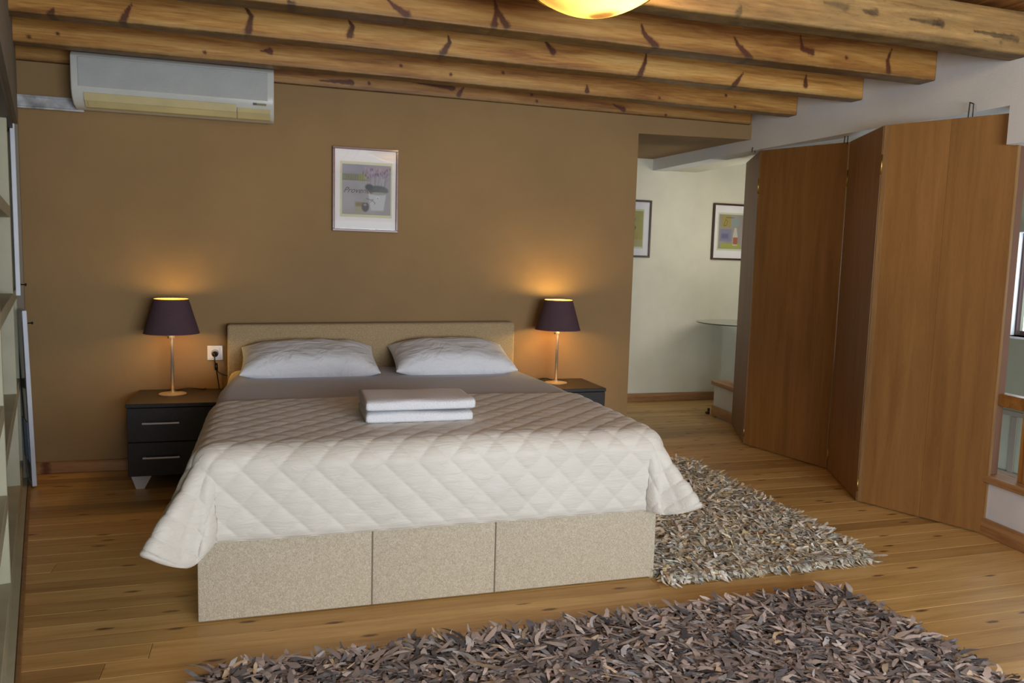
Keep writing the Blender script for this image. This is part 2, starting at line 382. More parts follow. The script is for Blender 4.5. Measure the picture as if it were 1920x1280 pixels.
# upper white wall (a wavy plaster header) over the folding partition
WP = [(3.222, 6.38), (3.165, 4.84), (3.172, 4.33), (3.215, 3.80), (3.205, 3.28), (3.20, 2.83), (3.2, 1.9), (3.2, -1.8)]
WP_ = sorted((b, a) for a, b in WP)
def wx(y): return float(np.interp(y, [p[0] for p in WP_], [p[1] for p in WP_]))
def strip_wall(ys, zf, th, ztop):
    V = []; Fc = []
    for y_ in ys:
        x_ = wx(y_); z_ = zf(y_); V += [(x_, y_, z_), (x_+th, y_, z_), (x_+th, y_, ztop), (x_, y_, ztop)]
    for i in range(len(ys)-1):
        for k in range(4): Fc.append((4*i+k, 4*i+(k+1) % 4, 4*i+4+(k+1) % 4, 4*i+4+k))
    n = 4*(len(ys)-1); return V, Fc+[(0, 1, 2, 3), (n, n+3, n+2, n+1)]
zbot = lambda y_: float(np.interp(y_, [2.83, 3.2, 3.45, 3.86, 4.2, 4.84, 6.38], [2.005, 2.012, 2.020, 2.037, 2.032, 2.042, 2.065]))
struct(ob('wall_right', join(strip_wall([6.38, 5.6, 4.84, 4.6, 4.33, 4.1, 3.8, 3.5, 3.28, 3.05, 2.8301], zbot, .14, 2.5), strip_wall([2.83, 2.7, 2.2, 1.9, 1.0, -1.8], lambda y_: 1.832, .16, 2.5)), 'white', None, 'auto'), 'white plaster wall above the folding wooden partition')
# alcove far wall, stairwell walls, alcove ceiling
struct(ob('wall_alcove', box(2.2, 4.45, 6.38, 6.5, -1.2, 2.6), 'alcove'), 'cream white far wall of the passage')
struct(ob('wall_passage', box(2.2, 2.3, D+.13, 6.38, 0, 2.3), 'alcove'), 'cream side wall of the passage')
wy0, wy1, wz0, wz1 = 2.95, 3.72, .87, 1.5
struct(ob('wall_stairwell', join(box(4.3, 4.48, -1.5, wy0, -1.2, 2.6), box(4.3, 4.48, wy1, 6.38, -1.2, 2.6), box(4.3, 4.48, wy0, wy1, -1.2, wz0), box(4.3, 4.48, wy0, wy1, wz1, 2.6)), 'dimwall'), 'white stairwell wall, its dimness put into a grey green colour')
struct(ob('wall_landing', box(3.50, 4.3, 5.60, 5.62, -1.2, -.02), 'dimwall'))
struct(ob('ceiling_stairwell', join(hexa([(3.23, 6.38, 2.069), (3.66, 6.38, 2.074), (3.66, 1.5, 2.062), (3.33, 1.5, 2.062)], [(3.23, 6.38, 2.6), (3.66, 6.38, 2.6), (3.66, 1.5, 2.6), (3.33, 1.5, 2.6)]),
     hexa([(3.66, 6.38, 2.074), (4.32, 6.38, 2.24), (4.32, 1.5, 2.24), (3.66, 1.5, 2.062)], [(3.66, 6.38, 2.6), (4.32, 6.38, 2.6), (4.32, 1.5, 2.6), (3.66, 1.5, 2.6)])), 'alcove'))
# left wall with bookcase niche (its own axis runs from the back corner towards the camera)
LO = (-1.243, 4.676); LO2 = (-1.2721, 4.6689); LA = math.atan2(-.9713, .2380)
lw = ob('wall_left', join(box(-.25, 4.35, -.45, 0, 1.87, 2.6), box(-.25, .0, -.45, 0, 0, 1.87), box(-.25, 4.35, -.47, -.40, 0, 1.87), box(4.15, 4.35, -.40, 0, 0, 1.87)), 'leftwall')
lw.location = (*LO, 0); lw.rotation_euler = (0, 0, LA); struct(lw, 'grey painted left wall around the bookcase')
struct(ob('wall_corner', box(-1.60, -1.335, D-.25, D+.13, 0, 2.6), 'leftwall'))
# wall behind the camera with two window openings that let the daylight in
struct(ob('wall_front', join(box(-.6, .25, -2.2, -2.05, 0, 2.6), box(2.85, 3.4, -2.2, -2.05, 0, 2.6), box(.25, 2.85, -2.2, -2.05, 0, .5), box(.25, 2.85, -2.2, -2.05, 1.75, 2.6)), 'white'))
# baseboards
bb = struct(ob('baseboard_back', bbox(-1.31, 2.33, D-.018, D, 0, .066, .003, 1), 'base'), 'narrow pine skirting board along the brown wall')
struct(ob('baseboard_alcove', bbox(2.32, 4.3, 6.36, 6.38, 0, .075, .003, 1), 'base'))
# ceiling boards
ce = struct(ob('ceiling', box(-1.6, 3.4, -1.9, D+.1, 2.425, 2.6), 'floor_base'), 'board ceiling above the beams')
x = -1.4
while x < 3.38:
    g = bbox(0, .114, -1.85, D, 0, .02, .004, 1); ob('ceiling_board', tr(g, x, 0, 2.405), 'ceilplank', ce); x += .117
# wood sill strip on floor along bookcase
st = ob('trim_2', bbox(-.05, 4.2, -.0135, .001, 0, .014, .003, 1), 'veneer_edge'); st.location = (*LO, 0); st.rotation_euler = (0, 0, LA); struct(st, 'reddish wooden strip on the floor along the bookcase')

# ================================================================== CEILING BEAMS
KN = {'b5': [[(2.112, 2.301), (2.163, 2.303), (2.215, 2.293)], [(2.294, 2.289), (2.360, 2.290)], [(3.030, 2.243)], [(1.735, 2.249), (1.725, 2.222)], [(2.537, 2.283), (2.704, 2.284)], [(2.878, 2.276), (3.118, 2.268)]],
'b4': [[(0.446, 2.274), (0.479, 2.246), (0.527, 2.221)], [(0.890, 2.326), (0.901, 2.284), (0.947, 2.225)], [(0.901, 2.284), (0.893, 2.219)], [(1.567, 2.300), (1.579, 2.264), (1.639, 2.215)], [(2.036, 2.297), (2.058, 2.263), (2.127, 2.210)], [(2.392, 2.339), (2.406, 2.279), (2.461, 2.268)], [(2.660, 2.263)], [(2.923, 2.334), (2.903, 2.274), (2.914, 2.224)], [(0.064, 2.222), (0.074, 2.209)]],
'b3': [[(-0.566, 2.289), (-0.586, 2.253), (-0.603, 2.212)], [(-0.114, 2.335), (-0.083, 2.293), (-0.097, 2.223)], [(0.341, 2.324), (0.360, 2.296), (0.348, 2.256)], [(0.811, 2.301), (0.817, 2.272), (0.784, 2.219)], [(1.293, 2.337), (1.342, 2.283)], [(1.853, 2.326), (1.849, 2.281), (1.822, 2.217)], [(2.429, 2.281), (2.381, 2.213)], [(2.827, 2.310), (2.828, 2.253)], [(-0.864, 2.236), (-0.875, 2.214)]],
'b2': [[(-1.091, 2.231)], [(-0.970, 2.258)], [(-0.318, 2.238)], [(-0.047, 2.271), (-0.005, 2.275)], [(0.669, 2.269)], [(0.941, 2.247)], [(1.238, 2.283)], [(1.744, 2.259), (1.745, 2.229)], [(2.210, 2.230)], [(2.658, 2.283)], [(2.726, 2.219)]],
'b1': [[(0.549, 2.253)], [(1.119, 2.282), (1.087, 2.232)], [(1.555, 2.275)], [(1.588, 2.239)], [(2.106, 2.262), (2.182, 2.235)], [(0.269, 2.245), (0.450, 2.250)], [(0.761, 2.290), (1.053, 2.270)], [(2.489, 2.225)]]}
def segdist(X, Z, a, b):
    ax, az = a; bx, bz = b; dx, dz = bx-ax, bz-az; L = dx*dx+dz*dz
    t = np.clip(((X-ax)*dx+(Z-az)*dz)/L, 0, 1) if L > 1e-9 else np.zeros_like(X)
    return np.hypot((X-ax-t*dx), (Z-az-t*dz)), t
def beam(name, label, key, x0, x1, yf, yb, z0, z1, mat='beam', wav=.0015, rad=.007, res=.008):
    # cross-section loop: back top -> front top -> down the front -> underside -> back
    nz = int((z1-z0-2*rad)/res)+1; nb = int((yb-yf-2*rad)/.012)+2
    cs = [(yb, z1), (yf, z1)]+[(yf, z) for z in np.linspace(z1-.001, z0+rad, nz)]
    cs += [(yf+rad-rad*math.cos(a), z0+rad-rad*math.sin(a)) for a in np.linspace(.3, 1.27, 4)]
    cs += [(y_, z0) for y_ in np.linspace(yf+rad, yb-rad, nb)]+[(yb, z0+rad), (yb, z1)]
    cs = np.array(cs); nx = int((x1-x0)/res)+1; xs = np.linspace(x0, x1, nx)
    X = np.repeat(xs[None, :], len(cs), 0); Y = np.repeat(cs[:, 0][:, None], nx, 1); Z = np.repeat(cs[:, 1][:, None], nx, 1)
    Y = Y+wav*smooth_noise(X, Z*3, 6, int(key[1])*7+3); Zw = wav*smooth_noise(X, Y, 4, len(label), 4); 
    kn = np.zeros_like(X)
    if key in KN:
        for s in KN[key]:
            pts = s if len(s) > 1 else [s[0], s[0]]
            n_ = len(pts)-1
            for i in range(n_):
                d, t = segdist(X, Z, pts[i], pts[i+1])
                wd = .0045+.016*((i+t)/n_) if len(s) > 1 else .012
                d = d*(1+.25*smooth_noise(X, Z, 160, i+3, 2)) 
                kn = np.maximum(kn, np.exp(-(d/wd)**2*.9)*1.05); kn = np.maximum(kn, .42*np.exp(-(d/(wd*2.2))**2))
                if key in ('b5', 'b2'): kn = np.maximum(kn, .33*np.exp(-(np.hypot((X-pts[0][0])*.45, Z-pts[0][1])/.035)**2))
    eg = np.exp(-(Z-z0)/.012)*.9+np.exp(-(z1-Z)/.02)*.3  # wear along the edges, plus shade painted onto the underside
    Z = Z+np.where(Z < z1-.01, Zw, 0)
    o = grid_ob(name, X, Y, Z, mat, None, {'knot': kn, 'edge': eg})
    # end caps
    me = o.data; bm = bmesh.new(); bm.from_mesh(me); be = [e for e in bm.edges if e.is_boundary]
    bmesh.ops.holes_fill(bm, edges=be, sides=0); bmesh.ops.recalc_face_normals(bm, faces=bm.faces); bm.to_mesh(me); bm.free()
    return tag(o, label, 'beam', 'pine ceiling beams')
beam('ceiling_beam', 'thin reddish pine beam lying against the brown wall, farthest of the ceiling beams', 'b1', -1.32, 3.135, 4.772, D, 2.212, 2.40)
beam('ceiling_beam', 'pine beam with small round knots just above the air conditioner, second from the wall', 'b2', -1.30, 3.170, 4.33, 4.42, 2.205, 2.405)
beam('ceiling_beam', 'pine beam with slanting dark knots, third ceiling beam from the brown wall', 'b3', -1.16, 3.214, 3.80, 3.89, 2.207, 2.405)
beam('ceiling_beam', 'golden pine beam with V shaped knots lit by the ceiling lamp, fourth from the wall', 'b4', -1.02, 3.203, 3.275, 3.385, 2.205, 2.405)
beam('ceiling_beam', 'thick rough weathered beam crossing the upper right corner in front of the others', 'b5', -.9, 3.6, 2.752, 2.868, 2.206, 2.385, 'oldbeam', .004, .014)

# ================================================================== BOOKCASE (built into the left wall)
bc = thing('bookcase', 'pale sage open bookcase built into the left wall with thick shelves', 'bookcase', (*LO2, 0), LA)
ob('back_panel', box(.02, 4.14, -.355, -.34, .0, 1.868), 'shelf', bc)
ob('plinth', join(box(.02, 4.14, -.34, -.004, 0, .075), box(.02, 4.14, -.004, .0155, 0, .018)), 'shelf', bc)
ob('top_board', bbox(.02, 4.14, -.34, .012, 1.825, 1.868, .002, 1), 'darkshelf', bc)
DV = [.03, .54, 1.83, 3.10, 4.12]
for d in DV: ob('divider', bbox(d-.03, d, -.34, -.002, .075, 1.825, .002, 1), 'shelf', bc)
for (a, b), zs in zip(zip(DV[:-1], DV[1:]), [(.12, .56, 1.03), (.12, .56, 1.03, 1.43), (.13, .43, .73, 1.03, 1.43), (.13, .43, .73, 1.03, 1.43)]):
    for z in zs: ob('shelf', bbox(a, b-.03, -.34, -.002, z-.052, z, .002, 1), 'shelf', bc)
def cab_door(name, label, x0, x1, y0, z0, z1, zk, face, lean=0., rz=0.):
    # door standing open, its free edge turned to the room; local frame of the world
    t = thing(name, label, 'cabinet door', (x0, y0, z0), rz)
    g = bbox(0, .021, 0, .26, 0, z1-z0, .002, 1)
    g = ([(x+lean*z, y, z) for x, y, z in g[0]], g[1]); ob('door_leaf', g, 'whiteedge', t)
    if face:
        g = bbox(-.004, -.0005, .006, .255, .03, z1-z0-.004, .001, 1); g = ([(x+lean*z, y, z) for x, y, z in g[0]], g[1]); ob('gloss_face', g, 'purple', t)
        g = box(-.006, -.0042, .004, .2, .13, .34); g = ([(x+lean*z, y, z) for x, y, z in g[0]], g[1]); s = ob('painted_reflection', g, 'blue', t)  # blue reflection in the gloss face, painted as a flat patch
    kb = ob('knob', tr(lathe([(.003, 0), (.003, .018), (.007, .021), (.007, .026), (.003, .028)], 12), .021+lean*(zk-z0), .02, zk-z0, ry=R(90)), 'darkmetal', t, True)
    return t
cab_door('cabinet_door', 'upper open cabinet door, pale thin edge with small dark knob near its foot', -1.232, 0, 4.50, 1.0, 1.85, 1.055, False, 0., R(18))
cab_door('cabinet_door', 'lower open cabinet door, plum gloss face with painted blue reflection, knob near its top', -1.190, 0, 4.50, .012, .925, .86, True, -.020, R(22))

# ================================================================== AIR CONDITIONER
ac = thing('air_conditioner', 'white wall mounted air conditioner with yellowed outlet, up under the beams', 'air conditioner', (-.98, 4.75, 1.975))
def acprof(): # (y,z) rel
    return [(0, .0), (-.05, -.002), (-.10, .012), (-.135, .045), (-.150, .085), (-.153, .13), (-.150, .25), (-.135, .272), (-.10, .28), (0, .28)]
L_ = .995
def extr(prof, x0, x1):
    n = len(prof); V = [(x0, y, z) for y, z in prof]+[(x1, y, z) for y, z in prof]
    return V, [tuple(range(n)), tuple(range(n, 2*n))[::-1]]+[(i, (i+1) % n, n+(i+1) % n, n+i) for i in range(n)]
o = ob('body', extr(acprof(), 0, L_), 'ac', ac, 'auto')
bv = o.modifiers.new('b', 'BEVEL'); bv.width = .006; bv.segments = 2; bv.limit_method = 'ANGLE'
ob('mounting_plate', box(.05, L_-.05, 0, .054, .02, .2), 'ac', ac)
ob('grille_panel', bbox(.035, L_-.032, -.1555, -.148, .098, .245, .002, 1), 'acgrille', ac)
sl = [bbox(.04, L_-.037, -.1585, -.155, .101+i*.0058, .1035+i*.0058, .0006, 1) for i in range(25)]
s = ob('grille_ribs', join(*sl), 'acgrille', ac); s['kind'] = 'stuff'
ob('outlet_panel', extr([(-.151, .068), (-.14, .032), (-.104, .003), (-.08, .0), (-.08, .01), (-.13, .05), (-.146, .07)], .06, .80), 'accream', ac)
ob('louver', extr([(-.139, .026), (-.113, .004), (-.109, .008), (-.134, .032)], .075, .79), 'accream', ac)
ob('side_panel', extr([(-.1515, .052), (-.142, .032), (-.106, .003), (-.08, -.001), (-.08, .01), (-.13, .04)], .805, L_-.02), 'accream', ac)
ob('maker_label', box(.905, .955, -.1552, -.152, .071, .082), 'aclabel', ac); ob('display_window', box(.887, .904, -.1554, -.152, .071, .083), 'acdark', ac)
du = tag(ob('pipe_duct', join(bbox(-1.335, -.97, 4.752, D, 1.975, 2.03, .004, 1), bbox(-1.335, -.99, 4.745, 4.76, 2.022, 2.034, .003, 1), bbox(-1.335, -.95, 4.742, 4.76, 1.965, 1.975, .003, 1)), 'duct'), 'scuffed white pipe duct running from the air conditioner to the left wall', 'duct')

# ================================================================== PICTURES
def painted(name, x0, x1, y, z0, z1, nx, fn, parent):
    nz = int(nx*(z1-z0)/(x1-x0)); xs = np.linspace(x0, x1, nx); zs = np.linspace(z1, z0, nz)
    X, Z = np.meshgrid(xs, zs); U = (X-x0)/(x1-x0); V = (z1-Z)/(z1-z0)
    c = fn(U, V); return grid_ob(name, X, np.full_like(X, y), Z, 'print', parent, None, s2l(np.clip(c, 0, 255)), False)
def blend(c, m, col): return c*(1-m[..., None])+np.array(col, float)*m[..., None]
def sm(d, w=.01): return np.clip(.5-d/w, 0, 1)
def ell(U, V, cx, cy, rx, ry): return (np.hypot((U-cx)/rx, (V-cy)/ry)-1)*min(rx, ry)
def rect(U, V, x0, x1, y0, y1): return np.maximum(np.maximum(x0-U, U-x1), np.maximum(y0-V, V-y1))
def stroke(U, V, pts, wd):
    m = np.zeros_like(U)
    for a, b in zip(pts[:-1], pts[1:]):
        d, _ = segdist(U, V, a, b); m = np.maximum(m, sm(d-wd, .008))
    return m
def print_lavender(U, V):
    c = np.zeros(U.shape+(3,))+np.array([158, 156, 162.]); n = smooth_noise(U, V, 9, 5)
    c = blend(c, np.clip(.8-V*2.6, 0, 1), (128, 134, 158)); c = c+n[..., None]*9
    c = blend(c, np.clip((U-.55)*1.6, 0, .7)*np.clip(1-V*1.2, 0, 1), (152, 144, 148))
    c = blend(c, sm(rect(U, V, .0, .56, .19, .32))*.8, (124, 126, 96)); c = blend(c, sm(rect(U, V, .34, .47, .195, .315), .06)*.7, (158, 160, 84))
    for i in range(9): c = blend(c, sm(rect(U, V, .08+i*.047, .095+i*.047, .205, .30), .012)*.55, (92, 94, 74))
    c = blend(c, sm(rect(U, V, .0, .56, .305, .32), .01)*.5, (96, 92, 74))
    c = blend(c, np.clip((V-.85)*6, 0, 1)*.7, (150, 146, 140))
    # tall lavender stems
    r = np.random.default_rng(4)
    for i in range(80):
        bx = r.uniform(.52, .86); a = (bx-.68)*1.3+r.uniform(-.2, .2); L = r.uniform(.2, .40); b0 = .47
        p = [(bx, b0), (bx+a*L*.5, b0-L*.55), (bx+a*L*1.1, b0-L)]
        c = blend(c, stroke(U, V, p, .003)*.6, r.choice([[196, 190, 198], [112, 104, 122], [172, 150, 176], [140, 146, 132]]))
        c = blend(c, sm(ell(U, V, p[2][0], p[2][1], .011, .028), .01)*.75, r.choice([[132, 104, 138], [176, 152, 178], [104, 84, 112]]))
    # dark bowl of foliage over a white bucket
    c = blend(c, sm(ell(U, V, .72, .49, .21, .085), .03), (86, 96, 100)); c = blend(c, sm(ell(U, V, .55, .44, .08, .06), .03), (66, 78, 82))
    c = blend(c, sm(ell(U, V, .85, .51, .09, .05), .03), (104, 104, 108))
    m = sm(np.maximum(np.abs(U-.72)-(.19-.17*(V-.55)), np.maximum(.555-V, V-.91)), .02); c = blend(c, m, (184, 188, 192)); c = blend(c, sm(ell(U, V, .74, .565, .19, .03), .02), (150, 152, 148))
    c = blend(c, sm(ell(U, V, .73, .65, .035, .03), .02), (204, 206, 208)); c = blend(c, sm(ell(U, V, .73, .66, .014, .012), .01), (110, 112, 120))
    c = blend(c, stroke(U, V, [(.58, .74), (.62, .71), (.68, .76), (.66, .78)], .006), (110, 120, 124))
    c = blend(c, sm(rect(U, V, .27, .46, .75, .84), .04), (132, 122, 88)); c = blend(c, sm(rect(U, V, .26, .5, .84, .96), .05)*.7, (158, 150, 116))
    c = blend(c, sm(ell(U, V, .475, .84, .075, .10), .02), (88, 86, 94)); c = blend(c, sm(ell(U, V, .475, .72, .06, .04), .02), (150, 152, 150)); c = blend(c, sm(ell(U, V, .47, .80, .03, .02), .02)*.7, (180, 180, 184))
    c = blend(c, stroke(U, V, [(.49, .67), (.58, .70), (.64, .69)], .007), (104, 108, 112))
    return c
def print_jug(U, V):
    c = np.zeros(U.shape+(3,))+np.array([168, 160, 92.]); c = c+smooth_noise(U, V, 7, 2)[..., None]*8
    c = blend(c, np.clip((V-.2)*.8, 0, .6), (176, 150, 70)); c = blend(c, sm(rect(U, V, 0, 1, .80, 1), .02), (176, 166, 122))
    r = np.random.default_rng(8)
    for i in range(60):
        c = blend(c, sm(ell(U, V, r.normal(.42, .11), r.normal(.22, .05), .035, .03), .02), r.choice([[70, 56, 84], [110, 92, 128], [48, 44, 56], [120, 112, 140]]))
    m = sm(np.maximum(np.abs(U-.40)-(.10+.18*(V-.38)), np.maximum(.37-V, V-.84)), .02); c = blend(c, m, (120, 128, 132)); c = blend(c, sm(np.abs(U-.40)-.04, .08)*m*.6, (168, 172, 176))
    c = blend(c, stroke(U, V, [(.52, .40), (.64, .39), (.72, .46), (.66, .56), (.56, .68)], .012), (56, 60, 56)); c = blend(c, stroke(U, V, [(.24, .84), (.58, .84)], .01), (60, 64, 60))
    return c
def print_bottle(U, V):
    c = np.zeros(U.shape+(3,))+np.array([152, 144, 140.]); c = c+smooth_noise(U, V, 8, 3)[..., None]*9
    c = blend(c, sm(rect(U, V, .1, .48, .02, .38), .03), (156, 142, 72)); c = blend(c, sm(ell(U, V, .27, .23, .10, .12), .02), (166, 150, 60)); c = blend(c, stroke(U, V, [(.2, .32), (.27, .14), (.34, .20), (.30, .32), (.2, .32)], .01), (96, 86, 40))
    c = blend(c, stroke(U, V, [(.28, .09), (.62, .09)], .012)*.7, (84, 78, 56)); c = blend(c, sm(rect(U, V, .05, .52, .42, .78), .03), (126, 126, 150)); c = blend(c, sm(rect(U, V, .12, .4, .56, .7), .05), (98, 98, 140))
    c = blend(c, sm(rect(U, V, .1, .9, .84, .98), .03), (160, 164, 66)); c = blend(c, sm(ell(U, V, .66, .22, .16, .14), .04), (138, 152, 148))
    c = blend(c, sm(np.maximum(np.abs(U-.68)-.05-.25*np.clip(V-.42, 0, .2), np.maximum(.38-V, V-.9)), .02), (196, 188, 176)); c = blend(c, sm(rect(U, V, .60, .78, .66, .86), .02), (160, 92, 52))
    return c
def picture(name, label, x0, x1, yw, z0, z1, fw, fm, pr, prn, mat_tilt=0):
    t = thing(name, label, 'picture', ((x0+x1)/2, yw, z0)); W = (x1-x0)/2; H = z1-z0
    fr = join(bbox(-W, W, -.022, -.001, 0, fw, .002, 1), bbox(-W, W, -.022, -.001, H-fw, H, .002, 1), bbox(-W, -W+fw, -.022, -.001, fw, H-fw, .002, 1), bbox(W-fw, W, -.022, -.001, fw, H-fw, .002, 1))
    ob('frame', fr, fm, t); ob('mount_board', box(-W+fw*.8, W-fw*.8, -.010, -.002, fw*.8, H-fw*.8), 'mat', t)
    px0, px1, pz0, pz1 = pr
    ob('print_border', box(-W+2*W*px0-.012, -W+2*W*px1+.008, -.0108, -.010, H*pz0-.016, H*pz1+.016), PB, t)
    painted('print', -W+2*W*px0, -W+2*W*px1, -.0114, H*pz0, H*pz1, 110, prn, t)
    ob('glass', box(-W+fw*.8, W-fw*.8, -.0155, -.014, fw*.8, H-fw*.8), 'glasspane', t); return t
PB = plain('pale_yellow_print_border', (206, 206, 176), .7, var=.02)
pic = picture('framed_picture', 'framed lavender print with mauve wooden frame, hanging over the bed', .343, .731, D, 1.391, 1.884, .014, 'frame_mauve', (.145, .885, .205, .80), print_lavender)
def text(name, body, size, loc, mat, parent, shear=0., sx=1.):
    c = bpy.data.curves.new(name, 'FONT'); c.body = body; c.size = size; c.shear = shear; c.extrude = .0002; c.align_x = 'CENTER'
    o = bpy.data.objects.new(name, c); COL.objects.link(o); o.rotation_euler = (R(90), 0, 0); o.location = loc; o.scale = (sx, 1, 1)
    bpy.context.view_layer.update(); me = bpy.data.meshes.new_from_object(o.evaluated_get(bpy.context.evaluated_depsgraph_get()))
    bpy.data.objects.remove(o); bpy.data.curves.remove(c)
    n = bpy.data.objects.new(name, me); COL.objects.link(n); n.rotation_euler = (R(90), 0, 0); n.location = loc; n.scale = (sx, 1, 1); n.parent = parent; me.materials.append(mat); return n
INK = plain('faded_brown_ink', (98, 86, 80), .7)
text('lettering', 'Provence', .046, (-.045, -.0122, .228), INK, pic, .5)
picture('framed_picture', 'dark framed print of flowers in a jug, half hidden by the brown wall corner', 2.84, 3.222, 6.38, 1.300, 1.803, .017, 'frame_dark', (.13, .80, .19, .81), print_jug)
picture('framed_picture', 'dark framed print with a yellow panel, half hidden by the folding partition', 3.845, 4.225, 6.38, 1.300, 1.812, .017, 'frame_dark', (.17, .85, .20, .81), print_bottle)

# ================================================================== NIGHTSTANDS, LAMPS, SOCKET
def nightstand(label, x0, x1, yf, zt, dz=0):
    t = thing('nightstand', label, 'nightstand', ((x0+x1)/2, yf, 0), 0, 'black nightstands beside the bed'); W = (x1-x0)/2; dp = 4.79-yf
    ob('carcass', join(bbox(-W, W, .016, dp, .075, zt-.02, .002, 1)), 'black_wood', t)
    ob('top', bbox(-W-.004, W+.004, -.004, dp, zt-.02, zt, .002, 1), 'black_wood', t)
    h = (zt-.02-.078)/2
    for i in range(2):
        z0 = .078+i*h; d = ob('drawer', bbox(-W+.002, W-.002, -.003, .016, z0+.0025, z0+h-.0025, .0015, 1), 'black_wood', t)
        zc = z0+h*.56
        hd = join(tube([(-.088, -.022, zc), (-.05, -.025, zc), (.05, -.025, zc), (.088, -.022, zc)], .0055, 8), tube([(-.08, -.003, zc), (-.08, -.022, zc)], .004, 6), tube([(.08, -.003, zc), (.08, -.022, zc)], .004, 6))
        hd = tr(hd, -.06 if x0 < 0 else 0); ob('handle', hd, 'chrome', d, 'auto')
    for sx in (-1, 1):
        for yy in (.03, dp-.06):
            xo = sx*(W-.05)
            ob('foot', hexa([(xo-.02, yy+.02, 0), (xo+.02, yy+.02, 0), (xo+.02, yy+.045, 0), (xo-.02, yy+.045, 0)],
                            [(xo-.04 if sx < 0 else xo-.06, yy, .075), (xo+.06 if sx < 0 else xo+.04, yy, .075), (xo+.04, yy+.06, .075), (xo-.04, yy+.06, .075)]), 'silver', t)
    return t
nightstand('black two drawer nightstand with chrome handles, left of the bed under the socket', -.715, -.268, 4.345, .460)
nightstand('black nightstand right of the bed, mostly hidden behind the quilt', 1.530, 1.963, 4.39, .478)
def lamp(label, x, y, z, ht, energy, cord, lat=0):
    t = thing('table_lamp', label, 'lamp', (x, y, z), 0, 'bedside table lamps')
    ob('base', lathe([(.0, 0), (.070, 0), (.072, .003), (.070, .006), (.03, .010), (.016, .012), (.014, .018), (.0, .019)], 40), 'steel', t, 'auto')
    ob('stem', lathe([(.0088, .016), (.0088, ht-.19), (.0088, ht-.185)], 16), 'steel', t, True)
    ob('lamp_holder', lathe([(.014, ht-.215), (.015, ht-.213), (.015, ht-.18), (.017, ht-.178), (.017, ht-.13), (.010, ht-.128)], 20), 'steel', t, 'auto')
    ob('switch', bbox(-.022, -.012, -.006, .004, ht-.215, ht-.20, .002, 1), 'blackplastic', t)
    z0, z1, r0, r1 = ht-.185, ht, .1425, .0885
    ob('lamp_shade', lathe([(r0, z0), (r1, z1)], 64)if 0 else (lambda g: (g[0], [f for f in g[1] if len(f) == 4]))(lathe([(r0, z0), (r1, z1)], 64)), 'shade', t, True)
    li = (lambda g: (g[0], [f for f in g[1] if len(f) == 4]))(lathe([(r0-.003, z0+.001), (r1-.003, z1-.001)], 64)); ob('shade_lining', li, 'shade_in', t, True)
    ob('shade_ring', join(tube([(r1*math.cos(a), r1*math.sin(a), z1) for a in np.linspace(0, 2*np.pi, 49)[:-1]], .0022, 6, True)), 'shade_in', t, True)
    ob('lower_ring', join(tube([(r0*math.cos(a), r0*math.sin(a), z0) for a in np.linspace(0, 2*np.pi, 49)[:-1]], .0018, 6, True)), 'shade', t, True)
    bl = ob('bulb', lathe([(.010, ht-.128), (.022, ht-.10), (.028, ht-.078), (.024, ht-.056), (.01, ht-.044), (0, ht-.042)], 20), 'bulb', t, True)
    bl.visible_shadow = True
    ob('cord', tube(smooth_path(cord), .003, 6), 'blackplastic', t, True)
    l = bpy.data.lights.new('lamp_light', 'POINT'); l.energy = energy; l.color = (1, .76, .28); l.shadow_soft_size = .02
    lo = bpy.data.objects.new('lamp_light', l); COL.objects.link(lo); lo.parent = t; lo.location = (0, 0, ht-.022)
    fill_l = l.copy(); fill_l.energy = energy*1.15; fill_l.specular_factor = 0.; fill_lo = bpy.data.objects.new('lamp_light', fill_l); COL.objects.link(fill_lo); fill_lo.parent = t; fill_lo.location = (0, -.03, ht-.150); return t  # second point light under the shade, added beside the real bulb light
lamp('bedside lamp with dark aubergine shade on the left nightstand', -.525, 4.62, .460, .525, 1.0, [(0, .06, .004), (.03, .09, .012), (.08, .10, .016), (.14, .13, .004), (.16, .15, .004)])
lamp('bedside lamp with dark aubergine shade and brighter glow on the right nightstand', 1.722, 4.62, .478, .527, 2.5, [(0, .06, .004), (-.03, .08, .018), (-.09, .07, .018), (-.13, .06, .005), (-.16, .08, .004)])
so = thing('wall_socket', 'white wall socket beside the headboard with a black plug in it', 'socket', (-.316, D, .667))
ob('plate', bbox(-.042, .042, -.010, 0, -.042, .042, .003, 2), 'outlet', so, 'auto'); ob('inner_plate', bbox(-.030, .030, -.0125, -.009, -.031, .031, .002, 1), 'outlet', so)
ob('socket_well', tr(lathe([(.0, 0), (.021, 0), (.021, .003), (.0, .003)], 28), 0, -.0125, 0, rx=R(90)), 'socket', so, True)
pl = thing('power_plug', 'black power plug with two cables hanging from the wall socket', 'plug', (-.316, D-.0155, .660))
ob('plug_body', join(tr(lathe([(0, 0), (.018, 0), (.016, .012), (.008, .03), (0, .032)], 16), 0, 0, 0, rx=R(90))), 'blackplastic', pl, True)
ob('cable', join(tube(smooth_path([(0, -.028, -.002), (.002, -.03, -.04), (.006, -.014, -.075), (.012, -.01, -.12), (.022, -.008, -.20), (.034, -.008, -.30)]), .0035, 6),
   tube([(.006, -.014, -.05), (.008, -.014, -.09)], .009, 8),
   tube(smooth_path([(.008, -.014, -.085), (.02, -.008, -.105), (.04, -.006, -.118), (.075, -.006, -.128)]), .0028, 6)), 'blackplastic', pl, True)

